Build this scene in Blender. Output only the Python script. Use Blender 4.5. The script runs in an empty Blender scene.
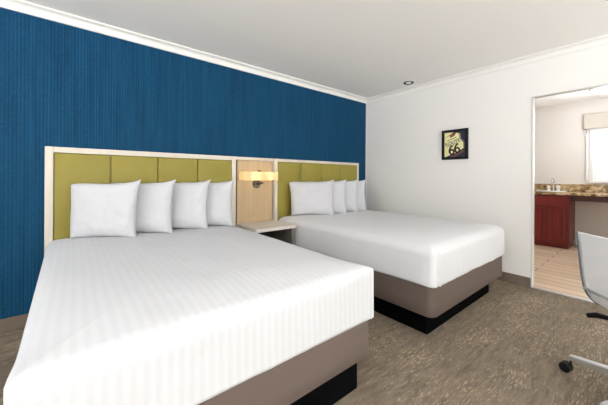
import bpy, bmesh, math, random
from mathutils import Vector, Matrix, noise
random.seed(7)
C = bpy.context.scene
COL = C.collection
PI = math.pi

# ------------------------------------------------------------------ materials
def srgb(r, g, b):
    f = lambda c: (c/255)/12.92 if c/255 <= .04045 else (((c/255)+.055)/1.055)**2.4
    return (f(r), f(g), f(b), 1)

class Mat:
    def __init__(s, name, col, rough=.6, metal=0, spec=.5):
        s.m = bpy.data.materials.new(name); s.m.use_nodes = True
        s.nt = s.m.node_tree; s.b = s.nt.nodes['Principled BSDF']
        s.b.inputs['Base Color'].default_value = col
        s.b.inputs['Roughness'].default_value = rough
        s.b.inputs['Metallic'].default_value = metal
        s.b.inputs['Specular IOR Level'].default_value = spec
    def n(s, t, **k):
        x = s.nt.nodes.new(t)
        for a, v in k.items():
            if a[0] == '_': x.inputs[a[1:].replace('_', ' ')].default_value = v
            else: setattr(x, a, v)
        return x
    def l(s, a, b): s.nt.links.new(a, b)
    def coord(s, scale=(1, 1, 1), rot=(0, 0, 0)):
        g = s.n('ShaderNodeNewGeometry'); m = s.n('ShaderNodeMapping')
        m.inputs['Scale'].default_value = scale; m.inputs['Rotation'].default_value = rot
        s.l(g.outputs['Position'], m.inputs['Vector']); return m.outputs[0]
    def ocoord(s, scale=(1, 1, 1)):
        g = s.n('ShaderNodeTexCoord'); m = s.n('ShaderNodeMapping')
        m.inputs['Scale'].default_value = scale
        s.l(g.outputs['Object'], m.inputs['Vector']); return m.outputs[0]
    def noise(s, vec, scale=5, detail=3, rough=.5):
        x = s.n('ShaderNodeTexNoise'); x.inputs['Scale'].default_value = scale
        x.inputs['Detail'].default_value = detail; x.inputs['Roughness'].default_value = rough
        s.l(vec, x.inputs['Vector']); return x.outputs[0]
    def ramp(s, fac, stops):
        r = s.n('ShaderNodeValToRGB'); e = r.color_ramp.elements
        while len(e) < len(stops): e.new(.5)
        for i, (p, c) in enumerate(stops):
            e[i].position = p; e[i].color = c
        s.l(fac, r.inputs[0]); return r.outputs[0]
    def mix(s, fac, a, b, mode='MIX'):
        x = s.n('ShaderNodeMix', data_type='RGBA', blend_type=mode)
        if isinstance(fac, (int, float)): x.inputs[0].default_value = fac
        else: s.l(fac, x.inputs[0])
        for i, v in ((6, a), (7, b)):
            if isinstance(v, tuple): x.inputs[i].default_value = v
            else: s.l(v, x.inputs[i])
        return x.outputs[2]
    def math(s, op, a, b=None):
        x = s.n('ShaderNodeMath', operation=op)
        for i, v in ((0, a), (1, b)):
            if v is None: continue
            if isinstance(v, (int, float)): x.inputs[i].default_value = v
            else: s.l(v, x.inputs[i])
        return x.outputs[0]
    def col(s, out): s.l(out, s.b.inputs['Base Color'])
    def bump(s, h, strength=.3, dist=.01):
        x = s.n('ShaderNodeBump'); x.inputs['Strength'].default_value = strength
        x.inputs['Distance'].default_value = dist
        s.l(h, x.inputs['Height']); s.l(x.outputs[0], s.b.inputs['Normal'])

def paint(name, c, rough=.7, bs=.15):
    m = Mat(name, c, rough, 0, .3); m.bump(m.noise(m.coord(), 180, 2), bs, .002); return m.m
def plain(name, c, rough=.5, metal=0, spec=.5): return Mat(name, c, rough, metal, spec).m

M = {}
M['wall'] = paint('white_wall_paint', srgb(226, 223, 219))
M['ceiling'] = paint('ceiling_paint', srgb(238, 236, 232), .85)
M['crown'] = paint('crown_paint', srgb(228, 225, 220), .5, .05)
M['bathwall'] = paint('cream_bath_paint', srgb(224, 218, 212))
M['trimwhite'] = plain('white_trim', srgb(232, 231, 229), .4)
M['jamb'] = plain('jamb_trim', srgb(205, 204, 201), .4)
M['base'] = paint('taupe_baseboard', srgb(112, 99, 88), .55, .1)

def blue():
    m = Mat('blue_ribbed_wallpaper', srgb(28, 88, 132), .7, 0, .12)
    x = m.coord()
    sep = m.n('ShaderNodeSeparateXYZ'); m.l(x, sep.inputs[0])
    sx = m.math('SINE', m.math('MULTIPLY', sep.outputs[0], 2*PI/.021))
    n1 = m.noise(m.coord((22, 22, 1.6)), 1, 2)
    n2 = m.noise(m.coord((30, 30, 55)), 2.2, 3)
    n3 = m.noise(m.coord((48, 1, .35)), 1, 1)
    h = m.math('ADD', m.math('MULTIPLY', sx, .22), m.math('ADD', n1, m.math('MULTIPLY', n2, 1.1)))
    h = m.math('ADD', h, m.math('MULTIPLY', n3, .6))
    m.col(m.ramp(m.math('MULTIPLY', h, .5), [(.3, srgb(7, 41, 66)), (.9, srgb(19, 73, 107))]))
    m.bump(h, .35, .002); return m.m
M['blue'] = blue()

def carpet():
    m = Mat('taupe_flecked_carpet', srgb(120, 108, 95), .95, 0, .1)
    bw = lambda a, b: [(a, (0, 0, 0, 1)), (b, (1, 1, 1, 1))]
    st = m.noise(m.coord((20, 120, 1), (0, 0, .10)), 1, 3, .6)
    st2 = m.noise(m.coord((6, 34, 1), (0, 0, -.06)), 1, 5, .7)
    gate = m.noise(m.coord((2.1, 3.4, 1)), 1, 3, .6)
    fuzz = m.noise(m.coord(), 230, 2)
    base = m.mix(m.ramp(st2, bw(.34, .66)), srgb(92, 80, 68), srgb(146, 132, 115))
    base = m.mix(m.ramp(fuzz, bw(.35, .7)), base, srgb(128, 115, 100))
    f = m.ramp(m.math('ADD', m.math('MULTIPLY', st, .75), m.math('MULTIPLY', gate, .35)), bw(.60, .66))
    m.col(m.mix(m.math('MULTIPLY', f, .62), base, srgb(184, 168, 142)))
    m.bump(m.math('ADD', fuzz, m.noise(m.coord(), 90, 2)), .8, .006); return m.m
M['carpet'] = carpet()

def planks():
    m = Mat('tan_plank_tile', srgb(212, 182, 150), .35, 0, .5)
    br = m.n('ShaderNodeTexBrick'); br.offset = .37
    br.inputs['Scale'].default_value = 1; br.inputs['Brick Width'].default_value = .92
    br.inputs['Row Height'].default_value = .155; br.inputs['Mortar Size'].default_value = .006
    br.inputs['Color1'].default_value = srgb(232, 210, 184); br.inputs['Color2'].default_value = srgb(216, 190, 162)
    br.inputs['Mortar'].default_value = srgb(120, 96, 76)
    m.l(m.coord((1, 1, 1), (0, 0, PI/2)), br.inputs['Vector'])
    g = m.noise(m.coord((26, 2.4, 1)), 1, 4)
    c = m.mix(m.ramp(g, [(.35, (0, 0, 0, 1)), (.7, (1, 1, 1, 1))]), br.outputs[0], srgb(196, 168, 138))
    m.col(m.mix(.45, br.outputs[0], c)); m.bump(br.outputs[1], -.3, .003); return m.m
M['planks'] = planks()

def linen(name, stripes, base=(206, 206, 209)):
    m = Mat(name, srgb(*base), .85, 0, .08)
    m.b.inputs['Sheen Weight'].default_value = 0
    cr = m.noise(m.ocoord((1, 1.0, 1)), 5, 4, .55)
    w = m.noise(m.ocoord(), 420, 1)
    h = m.math('ADD', m.math('MULTIPLY', cr, 1.0), m.math('MULTIPLY', w, .04))
    if stripes:
        sep = m.n('ShaderNodeSeparateXYZ'); m.l(m.ocoord(), sep.inputs[0])
        wob = m.math('MULTIPLY', m.noise(m.ocoord((2, 2, 2)), 1, 1), .02)
        s = m.math('SINE', m.math('MULTIPLY', m.math('ADD', sep.outputs[0], wob), 2*PI/.034))
        sr = m.ramp(m.math('ADD', m.math('MULTIPLY', s, .5), .5), [(.3, (0, 0, 0, 1)), (.7, (1, 1, 1, 1))])
        m.col(m.mix(sr, srgb(201, 202, 205), srgb(206, 206, 208)))
        rr = m.n('ShaderNodeMapRange'); m.l(sr, rr.inputs[0]); rr.inputs[3].default_value = .55; rr.inputs[4].default_value = .8
        m.l(rr.outputs[0], m.b.inputs['Roughness'])
        h = m.math('ADD', h, m.math('MULTIPLY', sr, .02))
    m.bump(h, .35, .03); return m.m
M['stripe'] = linen('white_striped_sateen', True)
M['sheet'] = linen('white_cotton', False, (212, 212, 214))
M['pillow'] = linen('white_pillow_cotton', False, (194, 194, 197))

def fabric(name, c, scale=500, rough=.85):
    m = Mat(name, c, rough, 0, .2)
    n = m.noise(m.coord(), scale, 2)
    m.col(m.mix(n, tuple(v*.85 for v in c[:3])+(1,), tuple(min(1, v*1.12) for v in c[:3])+(1,)))
    m.bump(m.math('ADD', n, m.noise(m.coord(), 12, 2)), .2, .004); return m.m
M['taupe'] = fabric('taupe_bed_wrap', srgb(104, 91, 84))
M['black'] = plain('black_plinth', srgb(5, 5, 6), .95, 0, .05)
M['mattress'] = fabric('mattress_ticking', srgb(225, 224, 220))

def vinyl():
    m = Mat('olive_green_vinyl', srgb(172, 160, 70), .5, 0, .25)
    n = m.noise(m.coord(), 9, 3)
    m.col(m.mix(n, srgb(138, 126, 54), srgb(149, 137, 64)))
    m.bump(m.math('ADD', m.noise(m.coord(), 350, 2), m.math('MULTIPLY', n, 2)), .12, .003); return m.m
M['vinyl'] = vinyl()

def wood(name, a, b, ax='z', rough=.45, sc=1):
    m = Mat(name, a, rough, 0, .4)
    s = {'z': (28*sc, 28*sc, 1.3), 'x': (1.3, 28*sc, 28*sc), 'y': (28*sc, 1.3, 28*sc)}[ax]
    g = m.noise(m.coord(s), 1, 5, .6)
    m.col(m.mix(m.ramp(g, [(.3, (0, 0, 0, 1)), (.72, (1, 1, 1, 1))]), a, b)); m.bump(g, .08, .002); return m.m
M['oak'] = wood('light_oak_panel', srgb(190, 166, 130), srgb(178, 153, 118))
M['whitewood'] = wood('whitewashed_oak', srgb(210, 202, 190), srgb(202, 193, 180))
M['topwood'] = wood('greige_oak_top', srgb(216, 210, 202), srgb(200, 192, 182), 'x')
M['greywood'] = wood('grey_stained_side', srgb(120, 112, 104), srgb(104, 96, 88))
M['shaded_wood'] = wood('shade_darkened_wood', srgb(66, 56, 49), srgb(48, 40, 35), 'x')  # dark tone stands in for shade in the panel gap and nightstand
M['cherry'] = wood('cherry_cabinet', srgb(128, 36, 27), srgb(92, 21, 17), 'z', .35)
M['cherrydark'] = wood('dark_cherry_rail', srgb(86, 42, 38), srgb(62, 28, 26), 'y', .4)

def granite():
    m = Mat('speckled_granite', srgb(176, 146, 106), .2, 0, .5)
    n = m.noise(m.coord(), 17, 5, .7)
    c = m.ramp(n, [(.34, srgb(84, 64, 44)), (.44, srgb(136, 108, 72)), (.52, srgb(186, 158, 112)), (.62, srgb(212, 192, 156)), (.7, srgb(138, 106, 70))])
    m.col(c); return m.m
M['granite'] = granite()
M['chrome'] = plain('chrome', srgb(215, 216, 218), .18, 1)
M['nickel'] = plain('brushed_nickel', srgb(112, 102, 90), .3, 1)
M['ceramic'] = plain('white_ceramic', srgb(240, 240, 238), .15)
M['shadegrey'] = fabric('greige_valance', srgb(196, 188, 176))
M['blackplastic'] = plain('black_plastic', srgb(9, 9, 10), .5, 0, .3)
M['silver'] = plain('cast_aluminium', srgb(205, 206, 208), .32, .9)
M['greyedge'] = plain('grey_edge_trim', srgb(118, 122, 128), .4, .4)
def mesh_mat():
    m = Mat('white_mesh_sling', srgb(232, 233, 234), .6, 0, .3)
    sep = m.n('ShaderNodeSeparateXYZ'); m.l(m.ocoord(), sep.inputs[0])
    s = m.math('SINE', m.math('MULTIPLY', sep.outputs[1], 2*PI/.012))
    m.bump(s, .03, .0005)
    m.col(m.mix(m.math('ADD', m.math('MULTIPLY', s, .5), .5), srgb(240, 240, 241), srgb(244, 244, 244)))
    return m.m
M['mesh'] = mesh_mat()
M['cream'] = plain('print_cream', srgb(222, 216, 160), .6)
M['navy'] = plain('print_navy', srgb(38, 34, 62), .6)
M['brown'] = plain('print_brown', srgb(120, 74, 50), .6)
M['inkgrey'] = plain('print_grey', srgb(120, 116, 100), .6)
M['ink'] = plain('print_black', srgb(22, 20, 22), .6)
def glowm(name, col, st, base=(.9, .9, .9, 1)):
    m = Mat(name, base, .4); m.b.inputs['Emission Color'].default_value = col
    m.b.inputs['Emission Strength'].default_value = st; return m.m
M['bulb'] = glowm('lit_bulb', (1, .78, .48, 1), 9)
M['diffuser'] = glowm('lit_diffuser', (1, .97, .92, 1), 6)
def shade_m():
    m = bpy.data.materials.new('lit_linen_shade'); m.use_nodes = True; nt = m.node_tree
    b = nt.nodes['Principled BSDF']; b.inputs['Base Color'].default_value = srgb(248, 234, 200); b.inputs['Roughness'].default_value = .6
    b.inputs['Emission Color'].default_value = (1, .84, .56, 1); b.inputs['Emission Strength'].default_value = .18
    t = nt.nodes.new('ShaderNodeBsdfTranslucent'); t.inputs[0].default_value = srgb(255, 238, 200)
    x = nt.nodes.new('ShaderNodeMixShader'); x.inputs[0].default_value = .65
    nt.links.new(b.outputs[0], x.inputs[1]); nt.links.new(t.outputs[0], x.inputs[2])
    nt.links.new(x.outputs[0], nt.nodes['Material Output'].inputs[0]); return m
M['lampshade'] = shade_m()
def glass_m():
    m = bpy.data.materials.new('clear_glass'); m.use_nodes = True; nt = m.node_tree
    nt.nodes.remove(nt.nodes['Principled BSDF'])
    g = nt.nodes.new('ShaderNodeBsdfGlossy'); g.inputs['Roughness'].default_value = .02
    t = nt.nodes.new('ShaderNodeBsdfTransparent'); x = nt.nodes.new('ShaderNodeMixShader'); x.inputs[0].default_value = .08
    nt.links.new(t.outputs[0], x.inputs[1]); nt.links.new(g.outputs[0], x.inputs[2])
    nt.links.new(x.outputs[0], nt.nodes['Material Output'].inputs[0]); return m
M['glass'] = glass_m()

# ------------------------------------------------------------------ mesh helpers
def new(): return bmesh.new()
def box(bm, x0, x1, y0, y1, z0, z1, bev=0, seg=2):
    r = bmesh.ops.create_cube(bm, size=1)
    vs = r['verts']
    for v in vs:
        v.co = Vector((x0+(x1-x0)*(v.co.x+.5), y0+(y1-y0)*(v.co.y+.5), z0+(z1-z0)*(v.co.z+.5)))
    if bev:
        es = list({e for v in vs for e in v.link_edges})
        bmesh.ops.bevel(bm, geom=es, offset=bev, segments=seg, profile=.5, affect='EDGES', clamp_overlap=True)
    return bm
def tube(bm, pts, r, n=12, cap=True):
    pts = [Vector(p) for p in pts]; rs = r if isinstance(r, (list, tuple)) else [r]*len(pts)
    rings = []; up = None
    for i, p in enumerate(pts):
        d = (pts[min(i+1, len(pts)-1)]-pts[max(i-1, 0)]).normalized()
        if up is None: up = d.orthogonal().normalized()
        up = (up-d*up.dot(d)).normalized(); s = d.cross(up)
        rings.append([bm.verts.new(p+(up*math.cos(a)+s*math.sin(a))*rs[i]) for a in [2*PI*k/n for k in range(n)]])
    for a, b in zip(rings, rings[1:]):
        for k in range(n): bm.faces.new((a[k], a[(k+1) % n], b[(k+1) % n], b[k]))
    if cap:
        bm.faces.new(rings[0][::-1]); bm.faces.new(rings[-1])
    return bm
def lathe(bm, prof, c=(0, 0, 0), n=32, sx=1, sy=1):
    rings = []
    for r, z in prof:
        rings.append([bm.verts.new((c[0]+r*math.cos(2*PI*k/n)*sx, c[1]+r*math.sin(2*PI*k/n)*sy, c[2]+z)) for k in range(n)])
    for a, b in zip(rings, rings[1:]):
        for k in range(n): bm.faces.new((a[k], a[(k+1) % n], b[(k+1) % n], b[k]))
    bm.faces.new(rings[0][::-1]); bm.faces.new(rings[-1]); return bm
def prism(bm, poly, axis, a, b):
    """poly: 2-D points; extruded along axis from a to b."""
    def P(p, t): return {'x': (t, p[0], p[1]), 'y': (p[0], t, p[1]), 'z': (p[0], p[1], t)}[axis]
    A = [bm.verts.new(P(p, a)) for p in poly]; B = [bm.verts.new(P(p, b)) for p in poly]
    n = len(poly)
    for k in range(n): bm.faces.new((A[k], A[(k+1) % n], B[(k+1) % n], B[k]))
    bm.faces.new(A[::-1]); bm.faces.new(B); return bm

def obj(name, bm, mat, parent=None, smooth=False, sharp=35):
    bmesh.ops.recalc_face_normals(bm, faces=bm.faces)
    if parent is not None and not parent.get('_local'):
        w = Vector(parent.get('_w', (0, 0, 0)))
        for v in bm.verts: v.co -= w
    me = bpy.data.meshes.new(name); bm.to_mesh(me); bm.free()
    me.materials.append(M[mat] if isinstance(mat, str) else mat)
    if smooth:
        for p in me.polygons: p.use_smooth = True
        me.set_sharp_from_angle(angle=math.radians(sharp))
    o = bpy.data.objects.new(name, me); COL.objects.link(o)
    if parent is not None:
        o.parent = parent
        if parent.get('_local'): o['_local'] = 1
        else: o['_w'] = parent.get('_w', (0, 0, 0))
    return o
def thing(name, label, cat, loc, group=None, rotz=None):
    o = bpy.data.objects.new(name, None); COL.objects.link(o); o.location = loc
    o.empty_display_size = .1
    if rotz is not None: o.rotation_euler = (0, 0, rotz); o['_local'] = 1
    else: o['_w'] = tuple(loc)
    o['label'] = label; o['category'] = cat
    if group: o['group'] = group
    return o
def tag(o, label, cat, group=None):
    o['label'] = label; o['category'] = cat
    if group: o['group'] = group
    return o
def struct(name, bm, mat, parent=None, smooth=False, label=None):
    o = obj(name, bm, mat, parent, smooth)
    if parent is None: o['kind'] = 'structure'
    return o
def recenter(o):
    """put the object's origin at the centre of its base"""
    me = o.data; xs = [v.co.x for v in me.vertices]; ys = [v.co.y for v in me.vertices]; zs = [v.co.z for v in me.vertices]
    c = Vector(((min(xs)+max(xs))/2, (min(ys)+max(ys))/2, min(zs)))
    for v in me.vertices: v.co -= c
    o.location = c; return o

# ------------------------------------------------------------------ setting
A, B = 3.774, 3.010          # white wall with the doorway, blue wall
ZC = 2.46
XL, YF = -4.4, -3.8          # walls behind and beside the camera
XF, YB0, YB1 = 6.76, -1.3, 1.75   # washroom
T = .065
DY0, DY1, DZ = -.08, .807, 2.03

bm = new(); box(bm, XL-T, A+.02, YF-T, B+T, -.1, 0); struct('floor', bm, 'carpet')
bm = new(); box(bm, A+.02, XF+T, YB0-T, YB1+T, -.1, .002); struct('floor', bm, 'planks')
bm = new(); box(bm, XL-T, A+T*.5, YF-T, B+T, ZC, ZC+.1); struct('ceiling', bm, 'ceiling')
bm = new(); box(bm, A+T*.5+.001, XF+T, YB0-T, YB1+T, 2.49, 2.59); struct('ceiling', bm, 'ceiling')
bm = new(); box(bm, XL-T, A+T, B, B+T, 0, ZC); struct('wall_back', bm, 'blue')
bm = new()
box(bm, A, A+T, DY1, B, 0, 2.49); box(bm, A, A+T, YF-T, DY0, 0, 2.49); box(bm, A, A+T, DY0, DY1, DZ, 2.49)
struct('wall_right', bm, 'wall')
# wall at the left with a wide window
WL = (-3.0, 2.7, .45, 2.2)
bm = new(); y0, y1, z0, z1 = WL
box(bm, XL-T, XL, YF-T, y0, 0, ZC); box(bm, XL-T, XL, y1, B, 0, ZC); box(bm, XL-T, XL, y0, y1, 0, z0); box(bm, XL-T, XL, y0, y1, z1, ZC)
struct('wall_left', bm, 'wall')
WF = (-2.5, 3.2, .45, 2.2)
bm = new(); x0, x1, z0, z1 = WF
box(bm, XL, x0, YF-T, YF, 0, ZC); box(bm, x1, A, YF-T, YF, 0, ZC); box(bm, x0, x1, YF-T, YF, 0, z0); box(bm, x0, x1, YF-T, YF, z1, ZC)
struct('wall_front', bm, 'wall')

def window(name, axis, p0, p1, u0, u1, z0, z1, n, fw=.05):
    bm = new()
    def bx(a, b, c, d, e, f, bev=.003):
        if axis == 'x': box(bm, a, b, c, d, e, f, bev)
        else: box(bm, c, d, a, b, e, f, bev)
    bx(p0, p1, u0, u0+fw, z0, z1); bx(p0, p1, u1-fw, u1, z0, z1); bx(p0, p1, u0+fw, u1-fw, z0, z0+fw); bx(p0, p1, u0+fw, u1-fw, z1-fw, z1)
    for k in range(1, n):
        u = u0+(u1-u0)*k/n; bx(p0, p1, u-.025, u+.025, z0+fw, z1-fw)
    w = struct(name, bm, 'trimwhite')
    bm = new(); m = (p0+p1)/2
    bx(m-.003, m+.003, u0+fw, u1-fw, z0+fw, z1-fw, 0)
    obj('window_pane', bm, 'glass', w); return w
window('window_2', 'x', XL-.09, XL-.04, WL[0], WL[1], WL[2], WL[3], 2)
window('window_3', 'y', YF-.09, YF-.04, WF[0], WF[1], WF[2], WF[3], 3)

# washroom shell
WB = (-.25, .665, 1.085, 2.06)
bm = new(); y0, y1, z0, z1 = WB
box(bm, XF, XF+T, YB0-T, y0, 0, 2.49); box(bm, XF, XF+T, y1, YB1+T, 0, 2.49); box(bm, XF, XF+T, y0, y1, 0, z0); box(bm, XF, XF+T, y0, y1, z1, 2.49)
struct('wall_far', bm, 'bathwall')
bm = new(); box(bm, A+T, XF, YB1, YB1+T, 0, 2.49); struct('wall_side', bm, 'bathwall')
bm = new(); box(bm, A+T, XF, YB0-T, YB0, 0, 2.49); struct('wall_side', bm, 'bathwall')

# crown mouldings: two beads and a cove
def crown_prof():
    p = [(0, -.070), (.008, -.070), (.012, -.064), (.014, -.057), (.011, -.050)]
    for k in range(6):
        a = k/5*PI/2; p.append((.013+.030*(1-math.cos(a)), -.046+.030*math.sin(a)))
    p += [(.047, -.015), (.055, -.013), (.060, -.008), (.060, 0), (0, 0)]
    return p
cp = crown_prof()
bm = new(); prism(bm, [(B-a, ZC+b) for a, b in cp], 'x', XL, A); struct('trim_1', bm, 'crown')
bm = new(); prism(bm, [(A-a, ZC+b) for a, b in cp], 'y', YF, B-.06); struct('trim_2', bm, 'crown')
# white corner bead between the blue paper and the white wall
bm = new(); box(bm, A-.012, A, B-.012, B, 0.1, ZC-.07, .003); struct('trim_3', bm, 'wall')
# threshold strip and doorway lining
bm = new(); box(bm, A-.012, A+.035, DY0+.012, DY1-.012, 0.001, .009, .003); struct('trim_4', bm, 'silver')
bm = new()
box(bm, A-.004, A+T+.004, DY1-.012, DY1+.002, 0, DZ+.002, .003); box(bm, A-.004, A+T+.004, DY0-.002, DY0+.012, 0, DZ+.002, .003)
box(bm, A-.004, A+T+.004, DY0+.012, DY1-.012, DZ-.012, DZ+.002, .003)
struct('door_1', bm, 'jamb')
# baseboards
def bb(x0, x1, y0, y1): return box(new(), x0, x1, y0, y1, 0, .103, .004)
struct('baseboard_back', bb(XL, A-.012, B-.013, B-.001), 'base')
struct('baseboard_right', bb(A-.013, A-.001, DY1+.002, B-.013), 'base')
struct('baseboard_left', bb(XL, XL+.012, YF, B-.013), 'base')
struct('baseboard_front', bb(XL+.012, A-.013, YF, YF+.012), 'base')

# ------------------------------------------------------------------ headboards
HZ, HF = 1.385, 2.93
def headboard(x0, x1, label, lowframe=.05, rf=.05, tf=.045):
    t = thing('headboard', label, 'headboard', ((x0+x1)/2, (HF+B)/2, 0), 'green upholstered headboards')
    bm = new(); fw = lowframe
    box(bm, x0, x0+fw, HF, B-.001, 0, HZ, .003); box(bm, x1-rf, x1, HF, B-.001, 0, HZ, .003)
    box(bm, x0+fw, x1-rf, HF, B-.001, HZ-tf, HZ, .003); box(bm, x0+fw, x1-rf, HF+.04, B-.001, .0, HZ-tf)
    obj('frame', bm, 'whitewood', t)
    n = 4; w = (x1-x0-fw-rf)/n
    for k in range(n):
        a = x0+fw+k*w
        bm = new(); box(bm, a+.0025, a+w-.0025, HF+.006, HF+.05, .32, HZ-tf-.001, .010, 4)
        obj('upholstered_panel', bm, 'vinyl', t, True, 60)
    return t
headboard(-.18, 1.40, 'wide green headboard in pale wood frame behind the nearer striped bed')
headboard(1.912, 3.498, 'green headboard in pale wood frame behind the farther bed by the white wall', .045, .03, .036)
t = thing('wall_panel', 'light oak wood panel between the two green headboards, carrying the lit wall lamp', 'wall panel', (1.64, HF+.05, 0))
bm = new(); box(bm, 1.427, 1.898, HF+.028, B-.001, 0, HZ-.035, .002); obj('panel', bm, 'oak', t)
bm = new(); box(bm, 1.403, 1.426, HF+.034, B-.002, 0, HZ-.036); obj('gap_shade_strip', bm, 'shaded_wood', t)  # dark strip painting in the shade of the recessed gap
bm = new(); box(bm, 1.403, 1.909, HF+.012, B-.001, HZ-.034, HZ, .002); obj('top_rail', bm, 'whitewood', t)

# ------------------------------------------------------------------ beds
def rrect(x0, x1, y0, y1, r, step=.012, cn=10):
    """points and outward normals round a rounded rectangle, counter-clockwise from the left front corner"""
    r = max(r, .002); out = []
    def arc(cx, cy, a0):
        for k in range(cn+1):
            a = a0+PI/2*k/cn; out.append((cx+r*math.cos(a), cy+r*math.sin(a)))
    def seg(p, q, n):
        for k in range(1, n): out.append((p[0]+(q[0]-p[0])*k/n, p[1]+(q[1]-p[1])*k/n))
    nx, ny = rrect.nx, rrect.ny
    arc(x0+r, y0+r, PI); seg((x0+r, y0), (x1-r, y0), nx)
    arc(x1-r, y0+r, -PI/2); seg((x1, y0+r), (x1, y1-r), ny)
    arc(x1-r, y1-r, 0); seg((x1-r, y1), (x0+r, y1), nx)
    arc(x0+r, y1-r, PI/2); seg((x0, y1-r), (x0, y0+r), ny)
    return out
def fbm(x, y, z, o=3):
    return noise.fractal(Vector((x, y, z)), 1.0, 2.0, o)
def slab_rings(name, x0, x1, y0, y1, rings, mat, parent=None, nx=90, ny=110, disp=None, cap=True):
    """rings: (inset, z, corner radius)"""
    rrect.nx, rrect.ny = nx, ny
    bm = new(); R = []
    for (ins, z, r) in rings:
        pts = rrect(x0+ins, x1-ins, y0+ins, y1-ins, r)
        row = []
        for (x, y) in pts:
            v = Vector((x, y, z))
            if disp: v = disp(v, ins)
            row.append(bm.verts.new(v))
        R.append(row)
    n = len(R[0])
    for a, b in zip(R, R[1:]):
        for k in range(n): bm.faces.new((a[k], a[(k+1) % n], b[(k+1) % n], b[k]))
    if cap: bm.faces.new(R[-1]); 
    return obj(name, bm, mat, parent, True, 80)

def bed(x0, x1, base, label, cov_label, mat, seed, pleats, y0, zb, hem, rr, rc, r, wav, skew, sharp):
    y1 = HF-.004
    t = thing('bed', label, 'bed', ((x0+x1)/2, (y0+y1)/2, 0), 'beds side by side')
    bm = new(); box(bm, base[0], base[1], base[2], y1-.05, 0, zb+.002, .004); obj('plinth', bm, 'black', t)
    slab_rings('box_spring', x0, x1, y0, y1, [(.02, zb, r-.01), (.006, zb, r), (0, zb+.006, r), (0, .25, r), (0.001, .33, r), (0, .39, r), (.006, .398, r), (.02, .4, r-.01)], 'taupe', t, 30, 30, cap=True)
    slab_rings('mattress', x0+.02, x1-.02, y0+.02, y1, [(.01, .402, .06), (0, .41, .07), (0, .59, .07), (.02, .61, .05), (.06, .613, .03)], 'mattress', t, 20, 20)
    # coverlet: hem, hanging sides, rounded shoulder, soft top
    top = .663
    rg = [(.012, hem+.004, rc-.01), (.004, hem, rc-.005), (-.004, hem+.002, rc)]
    for k in range(1, 15): rg.append((-.004+.004*k/14, hem+(top-rr-hem)*k/14, .0+rc-.01*k/14))
    for k in range(1, 9):
        a = PI/2*k/8; rg.append((rr*1.1*(1-math.cos(a)), top-rr+rr*math.sin(a), max((rc-.01)*(1-k/8), .004)))
    w = (x1-x0)/2
    for k in range(1, 40): rg.append((rr*1.1+(w-rr*1.1-.01)*k/39, top, .003))
    cx, cy = (x0+x1)/2, (y0+y1)/2
    def disp(v, ins):
        x, y, z = v
        if ins < rr*1.1 and z > top-rr and sharp:
            d_ = math.hypot(min(x-x0, x1-x), y-y0); wg = math.exp(-(d_/.13)**2)*sharp
            v = v.copy(); v.z += wg*(top-z)*.75; v.x += wg*ins*.6*(1 if x > cx else -1)*(1 if min(x-x0, x1-x) < .08 else 0); v.y -= wg*ins*.6*(1 if y-y0 < .08 else 0); x, y, z = v
        if ins >= rr*.9 or z > top-.02:
            u = min(1, max(0, ins-.02)/.30); v = v.copy()
            v.z += .030*(1-(1-u)**2)*(1 if True else 0)
            v.z += .006*fbm(x*2.2+seed, y*1.6, seed)*min(1, ins/.1)
            v.z += .0022*fbm(x*9+seed, y*5, seed)*min(1, ins/.1)
        if v.x < cx: v = v.copy(); v.x -= skew*max(0, (y-1))/1.9*min(1, (cx-v.x)/.6)
        # folds in the hanging sides
        hz = min(1, max(0, (top-.03-z)/(.2))); 
        n = Vector((0, 0, 0))
        if y < y0+.05: n = Vector((0, -1, 0))
        elif x < x0+.05: n = Vector((-1, 0, 0))
        elif x > x1-.05: n = Vector((1, 0, 0))
        if y < y1-.02 and n.length:
            s = x if n.y else y
            amp = .006*wav*hz*min(1, max(.0, (y1-y)/.3))
            v = v+n*amp*(fbm(s*6+seed, z*1.2, seed, 2)+.6*fbm(s*17, z*2, seed+3, 2))
            if z < hem+.02: v.z += .006*wav*fbm(s*3.1, seed*2, 1.0, 2)
            for (ax, s0, wd, dep) in pleats:
                if (ax == 'x') == bool(n.y):
                    s1 = s0+(.012*(z-hem)/.25 if ax == 'x' else 0)
                    g = math.exp(-((s-s1)/wd)**2)
                    v = v-n*dep*g*min(1, max(0, (top+.005-z)/.05))
                    h = math.exp(-((s-s1-wd*2.6)/(wd*2))**2)
                    v = v+n*dep*.5*h*hz
        return v
    c = slab_rings('coverlet', x0-.012, x1+.012, y0-.012, y1-.002, rg, mat, None, 150, 120, disp)
    tag(c, cov_label, 'bedspread', 'white bed covers'); recenter(c)
    return t
b1 = (-.118, 1.274); b2 = (1.962, 3.462)
bed(b1[0], b1[1], (-.06, 1.213, 1.018), 'nearer bed in front of the wide headboard, taupe box spring on black plinth',
    'white bed cover with woven stripes on the nearer bed', 'stripe', 3.1, [('x', 1.24, .006, .004)], .978, .175, .388, .060, .014, .022, .45, .035, 1)
bed(b2[0], b2[1], (2.023, 3.275, 1.04), 'farther bed beside the white wall, taupe box spring on black plinth',
    'plain smooth white bed cover with a corner tuck on the farther bed', 'sheet', 8.7, [('x', 2.012, .007, .018)], .966, .158, .380, .065, .055, .06, 1, 0, 0)

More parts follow.
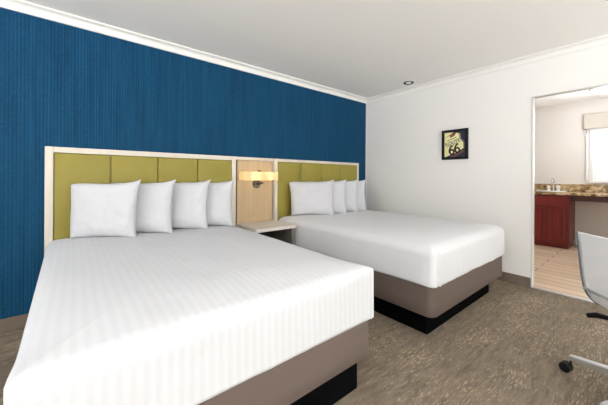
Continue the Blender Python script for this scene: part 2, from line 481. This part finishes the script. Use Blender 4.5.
# ------------------------------------------------------------------ pillows
def pillow_mesh(w, h, th, seed):
    bm = new(); n = 44; m = 36; side = []
    for sgn in (1, -1):
        g = []
        for j in range(m+1):
            row = []
            for i in range(n+1):
                u = -1+2*i/n; v = -1+2*j/m
                eu = 1-abs(u)**3.2; ev = 1-abs(v)**3.2
                t = th*max(0, eu)**.52*max(0, ev)**.52
                x = w*u*(1-.055*(1-v*v)*abs(u)**6) ; z = h*v*(1-(.115 if v > 0 else .06)*(1-u*u)*abs(v)**5)
                # sharper ears at the corners
                c = (abs(u)*abs(v))**8; x += (.010*c if u > 0 else .035*(1-v)/2*abs(u)**2); z += ((.012 if u > 0 else -.015) if v > 0 else 0)*c
                if u < 0 and v > 0: z -= .022*(abs(u)*v)**3
                wr = .006*fbm(u*1.5+seed, v*1.5, seed+sgn)+.003*fbm(u*5+seed, v*4, seed+sgn, 2)
                cr = .006*math.exp(-((abs(u)-.86)/.07)**2)*fbm(3*v+seed, u, 2, 2)
                y = -sgn*(t*.5*(1.0 if sgn > 0 else .8))
                if 0 < i < n and 0 < j < m: y += -(wr+cr)*min(1, t/(.5*th))
                # belly lower than the middle
                y *= 1+.18*(-v)*(1-v*v)
                row.append(bm.verts.new((x, y, z+h)))
            g.append(row)
        for j in range(m):
            for i in range(n): bm.faces.new((g[j][i], g[j][i+1], g[j+1][i+1], g[j+1][i]))
    bmesh.ops.remove_doubles(bm, verts=bm.verts, dist=.0004)
    return bm
PL = [
 (.368, 2.50, b1, 'leftmost pillow on the striped bed, fully visible with nothing in front of it', .255, 1),
 (.630, 2.51, b1, 'second pillow from the left on the striped bed, tucked behind the leftmost one', .275, 2),
 (.930, 2.51, b1, 'third pillow from the left on the striped bed', .275, 3),
 (1.172, 2.52, b1, 'rightmost pillow on the striped bed, nearest the oak wall panel', .275, 4),
 (2.515, 2.50, b2, 'leftmost pillow on the farther bed, fully visible and beside the nightstand', .285, 5),
 (2.755, 2.51, b2, 'second pillow from the left on the farther bed, half hidden by the leftmost one', .285, 6),
 (3.005, 2.52, b2, 'third pillow from the left on the farther bed', .285, 7),
 (3.20, 2.54, b2, 'rightmost pillow on the farther bed, nearest the white wall', .275, 8)]
for (xr, yr, bb_, lab, hw, sd) in PL:
    th = math.radians(34)
    bm = pillow_mesh(hw, .222, .145 if bb_ is b1 else .125, sd*2.3)
    Rm = Matrix.Rotation(-th, 4, 'Z') @ Matrix.Rotation(math.radians(-7), 4, 'X')
    o = obj('pillow', bm, 'pillow', None, True, 80)
    o.data.transform(Rm)
    cx = xr-hw*math.cos(th); cy = yr+hw*math.sin(th)
    o.location = (cx, cy+.0, .682)
    tag(o, lab, 'pillow', 'pillows on the striped bed' if bb_ is b1 else 'pillows on the farther bed')

# ------------------------------------------------------------------ nightstand between the beds
t = thing('nightstand', 'pale wood topped nightstand under the wall lamp between the beds', 'nightstand', (1.665, 2.70, 0))
bm = new(); prism(bm, [(1.408, 2.485), (1.915, 2.485), (1.915, HF-.003), (1.908, HF-.003), (1.908, HF+.024), (1.408, HF+.024)], 'z', .596, .630)
bmesh.ops.bevel(bm, geom=list(bm.edges), offset=.002, segments=1, affect='EDGES'); obj('top', bm, 'topwood', t)
for a, c in ((1.43, 1.452), (1.872, 1.894)):
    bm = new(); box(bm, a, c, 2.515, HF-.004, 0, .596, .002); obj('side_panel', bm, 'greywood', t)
bm = new(); box(bm, 1.452, 1.872, HF-.02, HF-.005, .05, .596); box(bm, 1.452, 1.872, 2.53, HF-.02, .06, .085); obj('back_panel', bm, 'shaded_wood', t)  # back and low shelf coloured dark for the shade under the top

# ------------------------------------------------------------------ wall lamp
t = thing('wall_lamp', 'lit brushed metal wall lamp with long glowing shade above the nightstand', 'lamp', (1.63, HF+.02, 1.05))
LY, Z0, Z1 = 2.83, 1.118, 1.217
bm = new(); xa, xb = 1.437, 1.888; out = []; N = 40
for k in range(N+1):
    s = k/N; x = xa+(xb-xa)*s; y = LY-.026*math.sin(PI*s)-.010*math.cos(4*PI*s); out.append((x, y))
back = [(x, y+.003) for x, y in out[::-1]]
prism(bm, out+back, 'z', Z0, Z1)
sh = obj('lamp_shade', bm, 'lampshade', t, True, 40)
for a in (xa, xb-.003):
    bm = new(); box(bm, a, a+.003, LY-.002, HF+.006, Z0, Z1); obj('shade_side', bm, 'lampshade', t)
bm = new(); lathe(bm, [(.05, 0), (.05, .012), (.044, .018), (.02, .02)], (0, 0, 0), 28)
bmesh.ops.rotate(bm, verts=bm.verts, cent=(0, 0, 0), matrix=Matrix.Rotation(PI/2, 3, 'X'))
bmesh.ops.translate(bm, verts=bm.verts, vec=(1.672, HF+.028, 1.075)); obj('backplate', bm, 'nickel', t, True)
bm = new(); tube(bm, [(1.66, HF+.01, 1.075), (1.66, 2.88, 1.075), (1.66, 2.865, 1.085), (1.66, 2.865, 1.225)], .011, 12)
tube(bm, [(1.71, HF+.01, 1.085), (1.71, 2.875, 1.085)], .012, 12); tube(bm, [(1.56, 2.867, 1.13), (1.79, 2.867, 1.13)], .007, 10)
lathe(bm, [(.02, 0), (.022, .006), (.016, .012), (.004, .014)], (1.66, 2.865, 1.222), 20)
obj('arm', bm, 'nickel', t, True)
for bx_ in (1.585, 1.775):
    bm = new(); lathe(bm, [(.008, 0), (.010, .012), (.019, .03), (.021, .045), (.016, .06), (.006, .067)], (bx_, 2.855, 1.128), 18)
    obj('bulb', bm, 'bulb', t, True)

# ------------------------------------------------------------------ framed print
t = thing('framed_picture', 'black framed print of a cream road sign on the white wall', 'picture', (A-.02, 1.588, 1.396))
py0, py1, pz0, pz1 = 1.428, 1.746, 1.396, 1.778
bm = new(); fw = .033
box(bm, A-.028, A-.001, py0, py0+fw, pz0, pz1, .002); box(bm, A-.028, A-.001, py1-fw, py1, pz0, pz1, .002)
box(bm, A-.028, A-.001, py0+fw, py1-fw, pz0, pz0+fw, .002); box(bm, A-.028, A-.001, py0+fw, py1-fw, pz1-fw, pz1, .002)
obj('frame', bm, 'blackplastic', t)
bm = new(); box(bm, A-.014, A-.002, py0+fw, py1-fw, pz0+fw, pz1-fw); pr = obj('print', bm, 'navy', t)
def pp(u, v):   # u from the left (0..1), v from the top (0..1), over the whole picture
    return (py1-(py1-py0)*u, pz1-(pz1-pz0)*v)
def flat(name, pts, mat, lay, par=pr):
    bm = new(); prism(bm, [pp(*q) for q in pts], 'x', A-.0145-lay*.0008, A-.0140-(lay-1)*.0008 if lay else A-.014)
    o = obj(name, bm, mat, par); return o
flat('sky_patch', [(.10, .09), (.46, .09), (.30, .18), (.10, .24)], 'cream', 1)
flat('band', [(.22, .20), (.56, .085), (.62, .12), (.60, .20), (.24, .28)], 'brown', 1)
flat('road_patch', [(.30, .91), (.56, .83), (.82, .70), (.84, .745), (.62, .855), (.48, .91)], 'brown', 1)
flat('shield', [(.105, .24), (.30, .20), (.34, .27), (.50, .20), (.56, .12), (.66, .14), (.69, .32), (.82, .45), (.83, .64), (.50, .80), (.14, .905), (.105, .90)], 'cream', 2)
flat('shield_edge', [(.66, .14), (.72, .13), (.74, .30), (.86, .44), (.865, .66), (.83, .64), (.82, .45), (.69, .32)], 'inkgrey', 2)
def text(s, u, v, size, mat, ang, lay, name, off=0):
    cu = bpy.data.curves.new(name, 'FONT'); cu.body = s; cu.size = size; cu.align_x = 'CENTER'; cu.align_y = 'CENTER'; cu.extrude = .0004; cu.offset = off
    o = bpy.data.objects.new('tmp', cu); COL.objects.link(o)
    dg = bpy.context.evaluated_depsgraph_get(); me = bpy.data.meshes.new_from_object(o.evaluated_get(dg))
    bpy.data.objects.remove(o)
    y, z = pp(u, v)
    Rm = Matrix(((0, 0, -1), (-1, 0, 0), (0, 1, 0))).to_4x4()
    me.transform(Matrix.Translation((A-.0150-lay*.0009, y, z)) @ Rm @ Matrix.Rotation(ang, 4, 'Z'))
    w = Vector(pr['_w'])
    for vt in me.vertices: vt.co -= w
    me.materials.clear(); me.materials.append(M[mat]); me.name = name
    q = bpy.data.objects.new(name, me); COL.objects.link(q); q.parent = pr; return q
def digit(u, v, hgt, ang, mat='ink', wd=.021):
    """a bold six drawn as one flat stroke"""
    P = [(.30, .47), (.10, .40), (-.08, .26), (-.20, .06), (-.25, -.14)]
    P += [(.225*math.cos(t), -.20+.26*math.sin(t)) for t in [PI+k*2*PI/22 for k in range(23)]]
    y, z = pp(u, v); c_, s_ = math.cos(ang), math.sin(ang)
    W = [((x*c_-q*s_)*hgt, (x*s_+q*c_)*hgt) for x, q in P]
    bm = new(); rows = []
    for i, (a, b) in enumerate(W):
        a0, b0 = W[max(i-1, 0)]; a1, b1 = W[min(i+1, len(W)-1)]
        d = math.hypot(a1-a0, b1-b0); nx, ny = -(b1-b0)/d*wd/2, (a1-a0)/d*wd/2
        rows.append([bm.verts.new((X, y-(a+k*nx), z+b+k*ny)) for k in (1, -1) for X in (A-.0172, A-.0160)])
    for p, q in zip(rows, rows[1:]):
        for i, j in ((0, 1), (1, 3), (3, 2), (2, 0)): bm.faces.new((p[i], p[j], q[j], q[i]))
    obj('lettering', bm, mat, pr)
digit(.375, .69, .112, math.radians(17)); digit(.585, .635, .112, math.radians(17))
text('ROUTE', .42, .435, .058, 'inkgrey', math.radians(17), 2, 'lettering', .002)
flat('rule', [(.20, .36), (.56, .25), (.57, .27), (.21, .385)], 'inkgrey', 3)
flat('rule', [(.20, .56), (.60, .45), (.61, .465), (.21, .58)], 'inkgrey', 3)

# ------------------------------------------------------------------ ceiling fixture
t = thing('ceiling_sprinkler', 'small round black rimmed fitting on the ceiling above the farther bed', 'ceiling fitting', (3.52, 2.09, ZC-.02))
bm = new(); lathe(bm, [(.072, 0), (.073, -.003), (.066, -.006), (.03, -.006)], (3.52, 2.09, ZC-.0005), 36); obj('plate', bm, 'ceiling', t, True)
bm = new(); lathe(bm, [(.060, -.005), (.066, -.007), (.067, -.013), (.060, -.018), (.03, -.019)], (3.52, 2.09, ZC-.0005), 36); obj('dark_ring', bm, 'blackplastic', t, True)
bm = new(); lathe(bm, [(.036, -.018), (.036, -.0205), (.030, -.0215), (.01, -.022)], (3.494, 2.075, ZC-.0005), 36); obj('cap', bm, 'ceiling', t, True)

# ------------------------------------------------------------------ office chair
CX, CY = 2.264, -.085; FA = math.radians(-45)
t = thing('office_chair', 'white mesh sling office chair with silver base at the right edge', 'chair', (CX, CY, 0), None, FA)
BXL, BYL = -.06, 0.0   # the base sits under the seat centre
# local: +x is where the chair faces, y is to the sitter's left
prof = [(-.290, .862), (-.283, .80), (-.276, .73), (-.270, .67), (-.262, .61), (-.252, .56), (-.236, .517), (-.21, .482), (-.17, .457), (-.12, .440), (-.05, .432), (.05, .432), (.12, .437), (.165, .438), (.19, .43), (.208, .41)]
def cr(P, n=6):
    o = []
    for i in range(len(P)-1):
        p0, p1, p2, p3 = P[max(i-1, 0)], P[i], P[i+1], P[min(i+2, len(P)-1)]
        for k in range(n):
            s = k/n
            o.append(tuple(.5*((2*b)+(-a+c)*s+(2*a-5*b+4*c-d)*s*s+(-a+3*b-3*c+d)*s**3) for a, b, c, d in zip(p0, p1, p2, p3)))
    o.append(P[-1]); return o
ps = cr(prof); HWD = .200
bm = new(); g = []
for (x, z) in ps:
    row = []
    for k in range(17):
        v = -1+2*k/16; sag = .014*(1-v*v)
        row.append(bm.verts.new((x+(sag*-.6 if z > .5 else 0), HWD*v, z-(sag if z <= .5 else 0))))
    g.append(row)
for a, b in zip(g, g[1:]):
    for k in range(16): bm.faces.new((a[k], a[k+1], b[k+1], b[k]))
o = obj('sling_shell', bm, 'mesh', t, True, 60); md = o.modifiers.new('s', 'SOLIDIFY'); md.thickness = .006; md.offset = 0
for s in (-1, 1):
    bm = new(); tube(bm, [(x, s*(HWD+.004), z) for x, z in ps], .0075, 10); obj('side_rail', bm, 'greyedge', t, True)
bm = new(); tube(bm, [(-.255, -HWD, .545), (-.255, HWD, .545)], .009); tube(bm, [(.10, -HWD, .425), (.10, HWD, .425)], .009); tube(bm, [(-.10, -HWD, .427), (-.10, HWD, .427)], .009)
obj('cross_bar', bm, 'silver', t, True)
bm = new(); box(bm, -.15, .06, -.05, .05, .375, .418, .01); obj('mechanism', bm, 'blackplastic', t, True)
bm = new(); tube(bm, [(-.10, .04, .385), (-.12, .12, .390), (-.145, .18, .392), (-.17, .225, .386), (-.19, .258, .368)], [.008, .010, .013, .016, .013], 12); obj('lever', bm, 'blackplastic', t, True)
bm = new(); tube(bm, [(0, 0, .14), (0, 0, .26)], .026, 20); tube(bm, [(0, 0, .26), (0, 0, .38)], .015, 16); bmesh.ops.translate(bm, verts=bm.verts, vec=(BXL, BYL, 0)); obj('gas_column', bm, 'silver', t, True)
bm = new(); lathe(bm, [(.03, 0), (.042, .01), (.045, .05), (.04, .062), (.03, .066)], (BXL, BYL, .095), 24); obj('hub', bm, 'silver', t, True)
bx_w = CX+BXL*math.cos(FA); by_w = CY+BXL*math.sin(FA)
a0 = math.atan2(.316-by_w, 2.302-bx_w)-FA
for k in range(5):
    a = a0+k*2*PI/5; R = Matrix.Rotation(a, 3, 'Z')
    bm = new(); L = .352
    secs = [(.03, .028, .108, .160), (.17, .021, .098, .138), (L, .016, .083, .110), (L+.008, .010, .085, .102)]
    rg = [[bm.verts.new((x, s*h, z)) for s, z in ((-1, z0), (1, z0), (1, z1-.006), (.7, z1), (-.7, z1), (-1, z1-.006))] for x, h, z0, z1 in secs]
    for p, q in zip(rg, rg[1:]):
        for i in range(6): bm.faces.new((p[i], p[(i+1) % 6], q[(i+1) % 6], q[i]))
    bm.faces.new(rg[0]); bm.faces.new(rg[-1])
    bmesh.ops.rotate(bm, verts=bm.verts, cent=(0, 0, 0), matrix=R); bmesh.ops.translate(bm, verts=bm.verts, vec=(BXL, BYL, 0)); leg = obj('base_leg', bm, 'silver', t)
    bm = new(); 
    tube(bm, [(L, 0, .05), (L, 0, .09)], .006, 8)
    for s in (-1, 1):
        n0 = len(bm.verts); q = new()
        lathe(q, [(.012, -.0095), (.024, -.0095), (.028, -.005), (.028, .005), (.024, .0095), (.012, .0095)], (0, 0, 0), 22)
        bmesh.ops.rotate(q, verts=q.verts, cent=(0, 0, 0), matrix=Matrix.Rotation(PI/2, 3, 'X'))
        bmesh.ops.translate(q, verts=q.verts, vec=(L+.022, s*.016, .028))
        me = bpy.data.meshes.new('x'); q.to_mesh(me); q.free(); bm.from_mesh(me); bpy.data.meshes.remove(me)
    box(bm, L-.006, L+.032, -.006, .006, .022, .055, .004)
    bmesh.ops.rotate(bm, verts=bm.verts, cent=(0, 0, 0), matrix=R); bmesh.ops.translate(bm, verts=bm.verts, vec=(BXL, BYL, 0)); obj('caster', bm, 'blackplastic', leg, True)

# ------------------------------------------------------------------ washroom
FX = 6.215
t = thing('vanity_cabinet', 'dark cherry wood cabinet with panelled doors under the washroom counter', 'cabinet', (6.48, 1.28, 0))
bm = new(); box(bm, FX+.02, XF-.002, .838, YB1-.002, .10, .889); box(bm, FX+.075, XF-.002, .86, YB1-.002, .002, .10); box(bm, FX, FX+.02, .838, YB1-.002, .09, .889, .002)
obj('body', bm, 'cherry', t)
for k, (a, b) in enumerate([(.872, 1.105), (1.125, 1.36), (1.38, 1.615)]):
    bm = new(); z0, z1 = .13, .66; s = .045
    box(bm, FX-.018, FX-.001, a, a+s, z0, z1, .003); box(bm, FX-.018, FX-.001, b-s, b, z0, z1, .003)
    box(bm, FX-.018, FX-.001, a+s, b-s, z0, z0+s, .003); box(bm, FX-.018, FX-.001, a+s, b-s, z1-s, z1, .003)
    box(bm, FX-.006, FX-.001, a+s, b-s, z0+s, z1-s); box(bm, FX-.015, FX-.006, a+s+.018, b-s-.018, z0+s+.018, z1-s-.018, .007)
    obj('door', bm, 'cherry', t)
bm = new(); box(bm, FX-.018, FX-.001, .872, 1.36, .70, .86, .006); obj('drawer', bm, 'cherry', t)
bm = new(); box(bm, FX-.018, FX-.001, 1.38, 1.615, .70, .86, .006); obj('drawer', bm, 'cherry', t)
bm = new(); box(bm, FX+.05, FX+.075, YB0+.002, .836, .80, .889, .002)
APR = bm
t = thing('countertop', 'speckled brown granite washroom counter with low backsplash', 'countertop', (6.47, .3, .89))
bm = new(); box(bm, FX-.035, XF-.002, YB0+.002, YB1-.002, .890, .930, .008, 3); obj('slab', bm, 'granite', t); obj('apron', APR, 'cherrydark', t)
bm = new(); box(bm, XF-.024, XF-.002, YB0+.002, YB1-.002, .930, 1.062, .004); obj('backsplash', bm, 'granite', t)
bm = new()
lathe(bm, [(.10, -.02+.021), (.165, .002), (.20, .006), (.205, .011), (.198, .016), (.18, .013), (.15, .004), (.08, .003)], (6.44, 1.11, .930), 40, .85, 1.05)
tag(obj('sink_basin', bm, 'ceramic', None, True), 'white oval basin set in the granite counter', 'sink')
t = thing('faucet', 'chrome tall faucet with two handles on the granite counter', 'faucet', (6.655, 1.11, .930))
bm = new(); box(bm, 6.63, 6.68, 1.03, 1.19, .931, .945, .005); obj('base', bm, 'chrome', t, True)
bm = new(); P = [(6.655, 1.11, .94), (6.655, 1.11, 1.10)]+[(6.655-.055*(1-math.cos(a)), 1.11, 1.10+.055*math.sin(a)) for a in [PI*k/10 for k in range(1, 11)]]+[(6.545, 1.11, 1.07)]
tube(bm, P, .013, 12); obj('spout', bm, 'chrome', t, True)
for dy in (-.065, .065):
    bm = new(); lathe(bm, [(.026, 0), (.026, .02), (.016, .035), (.028, .05), (.030, .075), (.014, .088)], (6.655, 1.11+dy, .945), 18); obj('handle', bm, 'ceramic', t, True)

# far window with valance, roller shade and blind wand
bm = new(); y0, y1, z0, z1 = WB; f = .045
box(bm, XF-.03, XF+.09, y1-f, y1, z0, z1, .003); box(bm, XF-.03, XF+.09, y0, y0+f, z0, z1, .003)
box(bm, XF-.03, XF+.09, y0+f, y1-f, z0, z0+.04, .003); box(bm, XF-.03, XF+.09, y0+f, y1-f, z1-f, z1, .003)
w = struct('window_1', bm, 'trimwhite')
bm = new(); sf = .05; a, b = y0+f, y1-f; c0, c1 = z0+.04, z1-f
box(bm, XF+.03, XF+.06, b-sf, b, c0, c1, .003); box(bm, XF+.03, XF+.06, a, a+sf, c0, c1, .003)
box(bm, XF+.03, XF+.06, a+sf, b-sf, c0, c0+sf, .003); box(bm, XF+.03, XF+.06, a+sf, b-sf, c1-sf, c1, .003); box(bm, XF+.03, XF+.06, a+sf, b-sf, 1.64, 1.69, .003)
obj('window_frame', bm, 'trimwhite', w)
bm = new(); box(bm, XF+.042, XF+.047, a+sf, b-sf, c0+sf, c1-sf); obj('window_pane', bm, 'glass', w)
t = thing('window_valance', 'greige box valance over the washroom window', 'valance', (6.70, .2, 1.985))
bm = new(); box(bm, XF-.12, XF-.104, -.30, .722, 1.992, 2.235, .003); box(bm, XF-.104, XF-.002, .706, .722, 1.992, 2.235, .002); box(bm, XF-.104, XF-.002, -.30, -.284, 1.992, 2.235, .002)
box(bm, XF-.104, XF-.002, -.284, .706, 2.219, 2.235)
obj('valance_box', bm, 'shadegrey', t)
bm = new(); tube(bm, [(XF-.06, -.24, 2.03), (XF-.06, .67, 2.03)], .02, 14)
box(bm, XF-.042, XF-.039, -.22, .625, 1.62, 2.03); box(bm, XF-.046, XF-.035, -.22, .625, 1.60, 1.62, .003)
tag(recenter(obj('roller_shade', bm, 'trimwhite')), 'white roller shade half lowered over the washroom window', 'window shade')
bm = new(); tube(bm, [(XF-.055, .690, 1.12), (XF-.055, .690, 1.86)], .016, 12); tube(bm, [(XF-.055, .690, 1.86), (XF-.055, .690, 1.90)], .024, 12); tube(bm, [(XF-.055, .690, 1.90), (XF-.055, .690, 2.02)], .006, 8)
box(bm, XF-.06, XF-.004, .70, .716, 1.24, 1.27, .003)
tag(recenter(obj('blind_wand', bm, 'trimwhite', None, True)), 'thick white upright rod hanging at the left side of the washroom window', 'blind rod')
t = thing('ceiling_light', 'bright round flush light on the washroom ceiling', 'light', (6.0, .425, 2.42))
bm = new(); lathe(bm, [(.17, 0), (.175, -.012), (.165, -.02), (.1, -.02)], (6.0, .425, 2.4895), 32); obj('base_ring', bm, 'chrome', t, True)
bm = new(); lathe(bm, [(.155, -.02), (.15, -.04), (.11, -.06), (.05, -.07), (.01, -.071)], (6.0, .425, 2.4895), 32); obj('diffuser', bm, 'diffuser', t, True)

# ------------------------------------------------------------------ light
def area(name, loc, rot, sx, sy, e, col=(1, 1, 1)):
    l = bpy.data.lights.new(name, 'AREA'); l.shape = 'RECTANGLE'; l.size = sx; l.size_y = sy; l.energy = e; l.color = col
    o = bpy.data.objects.new(name, l); COL.objects.link(o); o.location = loc; o.rotation_euler = rot; return o
area('daylight_left', (XL-.2, (WL[0]+WL[1])/2, 1.35), (0, -PI/2, 0), 1.7, 5.6, 8, (.94, .97, 1))
area('daylight_front', ((WF[0]+WF[1])/2, YF-.2, 1.33), (PI/2, 0, 0), 5.9, 1.7, 14, (.95, .975, 1))
area('ceiling_fill_left', (XL+.1, (WL[0]+WL[1])/2, 1.0), (0, -PI/2-math.radians(88), 0), .6, 5.4, 560, (.925, .965, 1))  # added upward fill inside the sill, brightens the ceiling
area('ceiling_fill_front', ((WF[0]+WF[1])/2, YF+.1, 1.0), (PI/2+math.radians(86), 0, 0), 5.4, .6, 660, (.925, .965, 1))  # second added fill aimed at the ceiling, no fixture there
area('daylight_washroom', (XF+.3, .2, 1.55), (0, PI/2, 0), 1.0, .9, 30, (.94, .97, 1))
def pt(name, loc, e, col, r):
    l = bpy.data.lights.new(name, 'POINT'); l.energy = e; l.color = col; l.shadow_soft_size = r
    o = bpy.data.objects.new(name, l); COL.objects.link(o); o.location = loc
for i, x in enumerate((1.585, 1.775)): pt('lamp_glow', (x, 2.842, 1.168), .95, (1, .82, .60), .012)
pt('washroom_glow', (5.75, .40, 2.0), 29, (.90, .95, 1), .12)
w = bpy.data.worlds.new('sky'); C.world = w; w.use_nodes = True
bg = w.node_tree.nodes['Background']; bg.inputs[0].default_value = (.97, .985, 1, 1); bg.inputs[1].default_value = 1.15

# ------------------------------------------------------------------ camera
F, YAW, HY, ROLL, H = 282.332, .889, 177.021, .006, 1.16
cd = bpy.data.cameras.new('camera'); cd.sensor_width = 36; cd.lens = F/608*36; cd.shift_y = -(202.5-HY)/608; cd.clip_start = .01
co = bpy.data.objects.new('camera', cd); COL.objects.link(co)
fwd = Vector((math.cos(YAW), math.sin(YAW), 0)); right = Vector((math.sin(YAW), -math.cos(YAW), 0)); up = Vector((0, 0, 1))
# image turned by ROLL (clockwise positive as read in pixels)
r2 = right*math.cos(ROLL)+up*math.sin(ROLL); u2 = up*math.cos(ROLL)-right*math.sin(ROLL)
mw = Matrix((r2, u2, -fwd)).transposed().to_4x4(); mw.translation = (0, 0, H); co.matrix_world = mw
C.camera = co
for o in bpy.data.objects:
    for k in ('_w', '_local'):
        if k in o: del o[k]
C.view_settings.view_transform = 'Standard'; C.view_settings.look = 'None'
C.view_settings.exposure = 0.03; C.view_settings.gamma = 1; C.view_settings.use_curve_mapping = False
C.cycles.max_bounces = 10; C.cycles.diffuse_bounces = 6; C.cycles.use_denoising = True
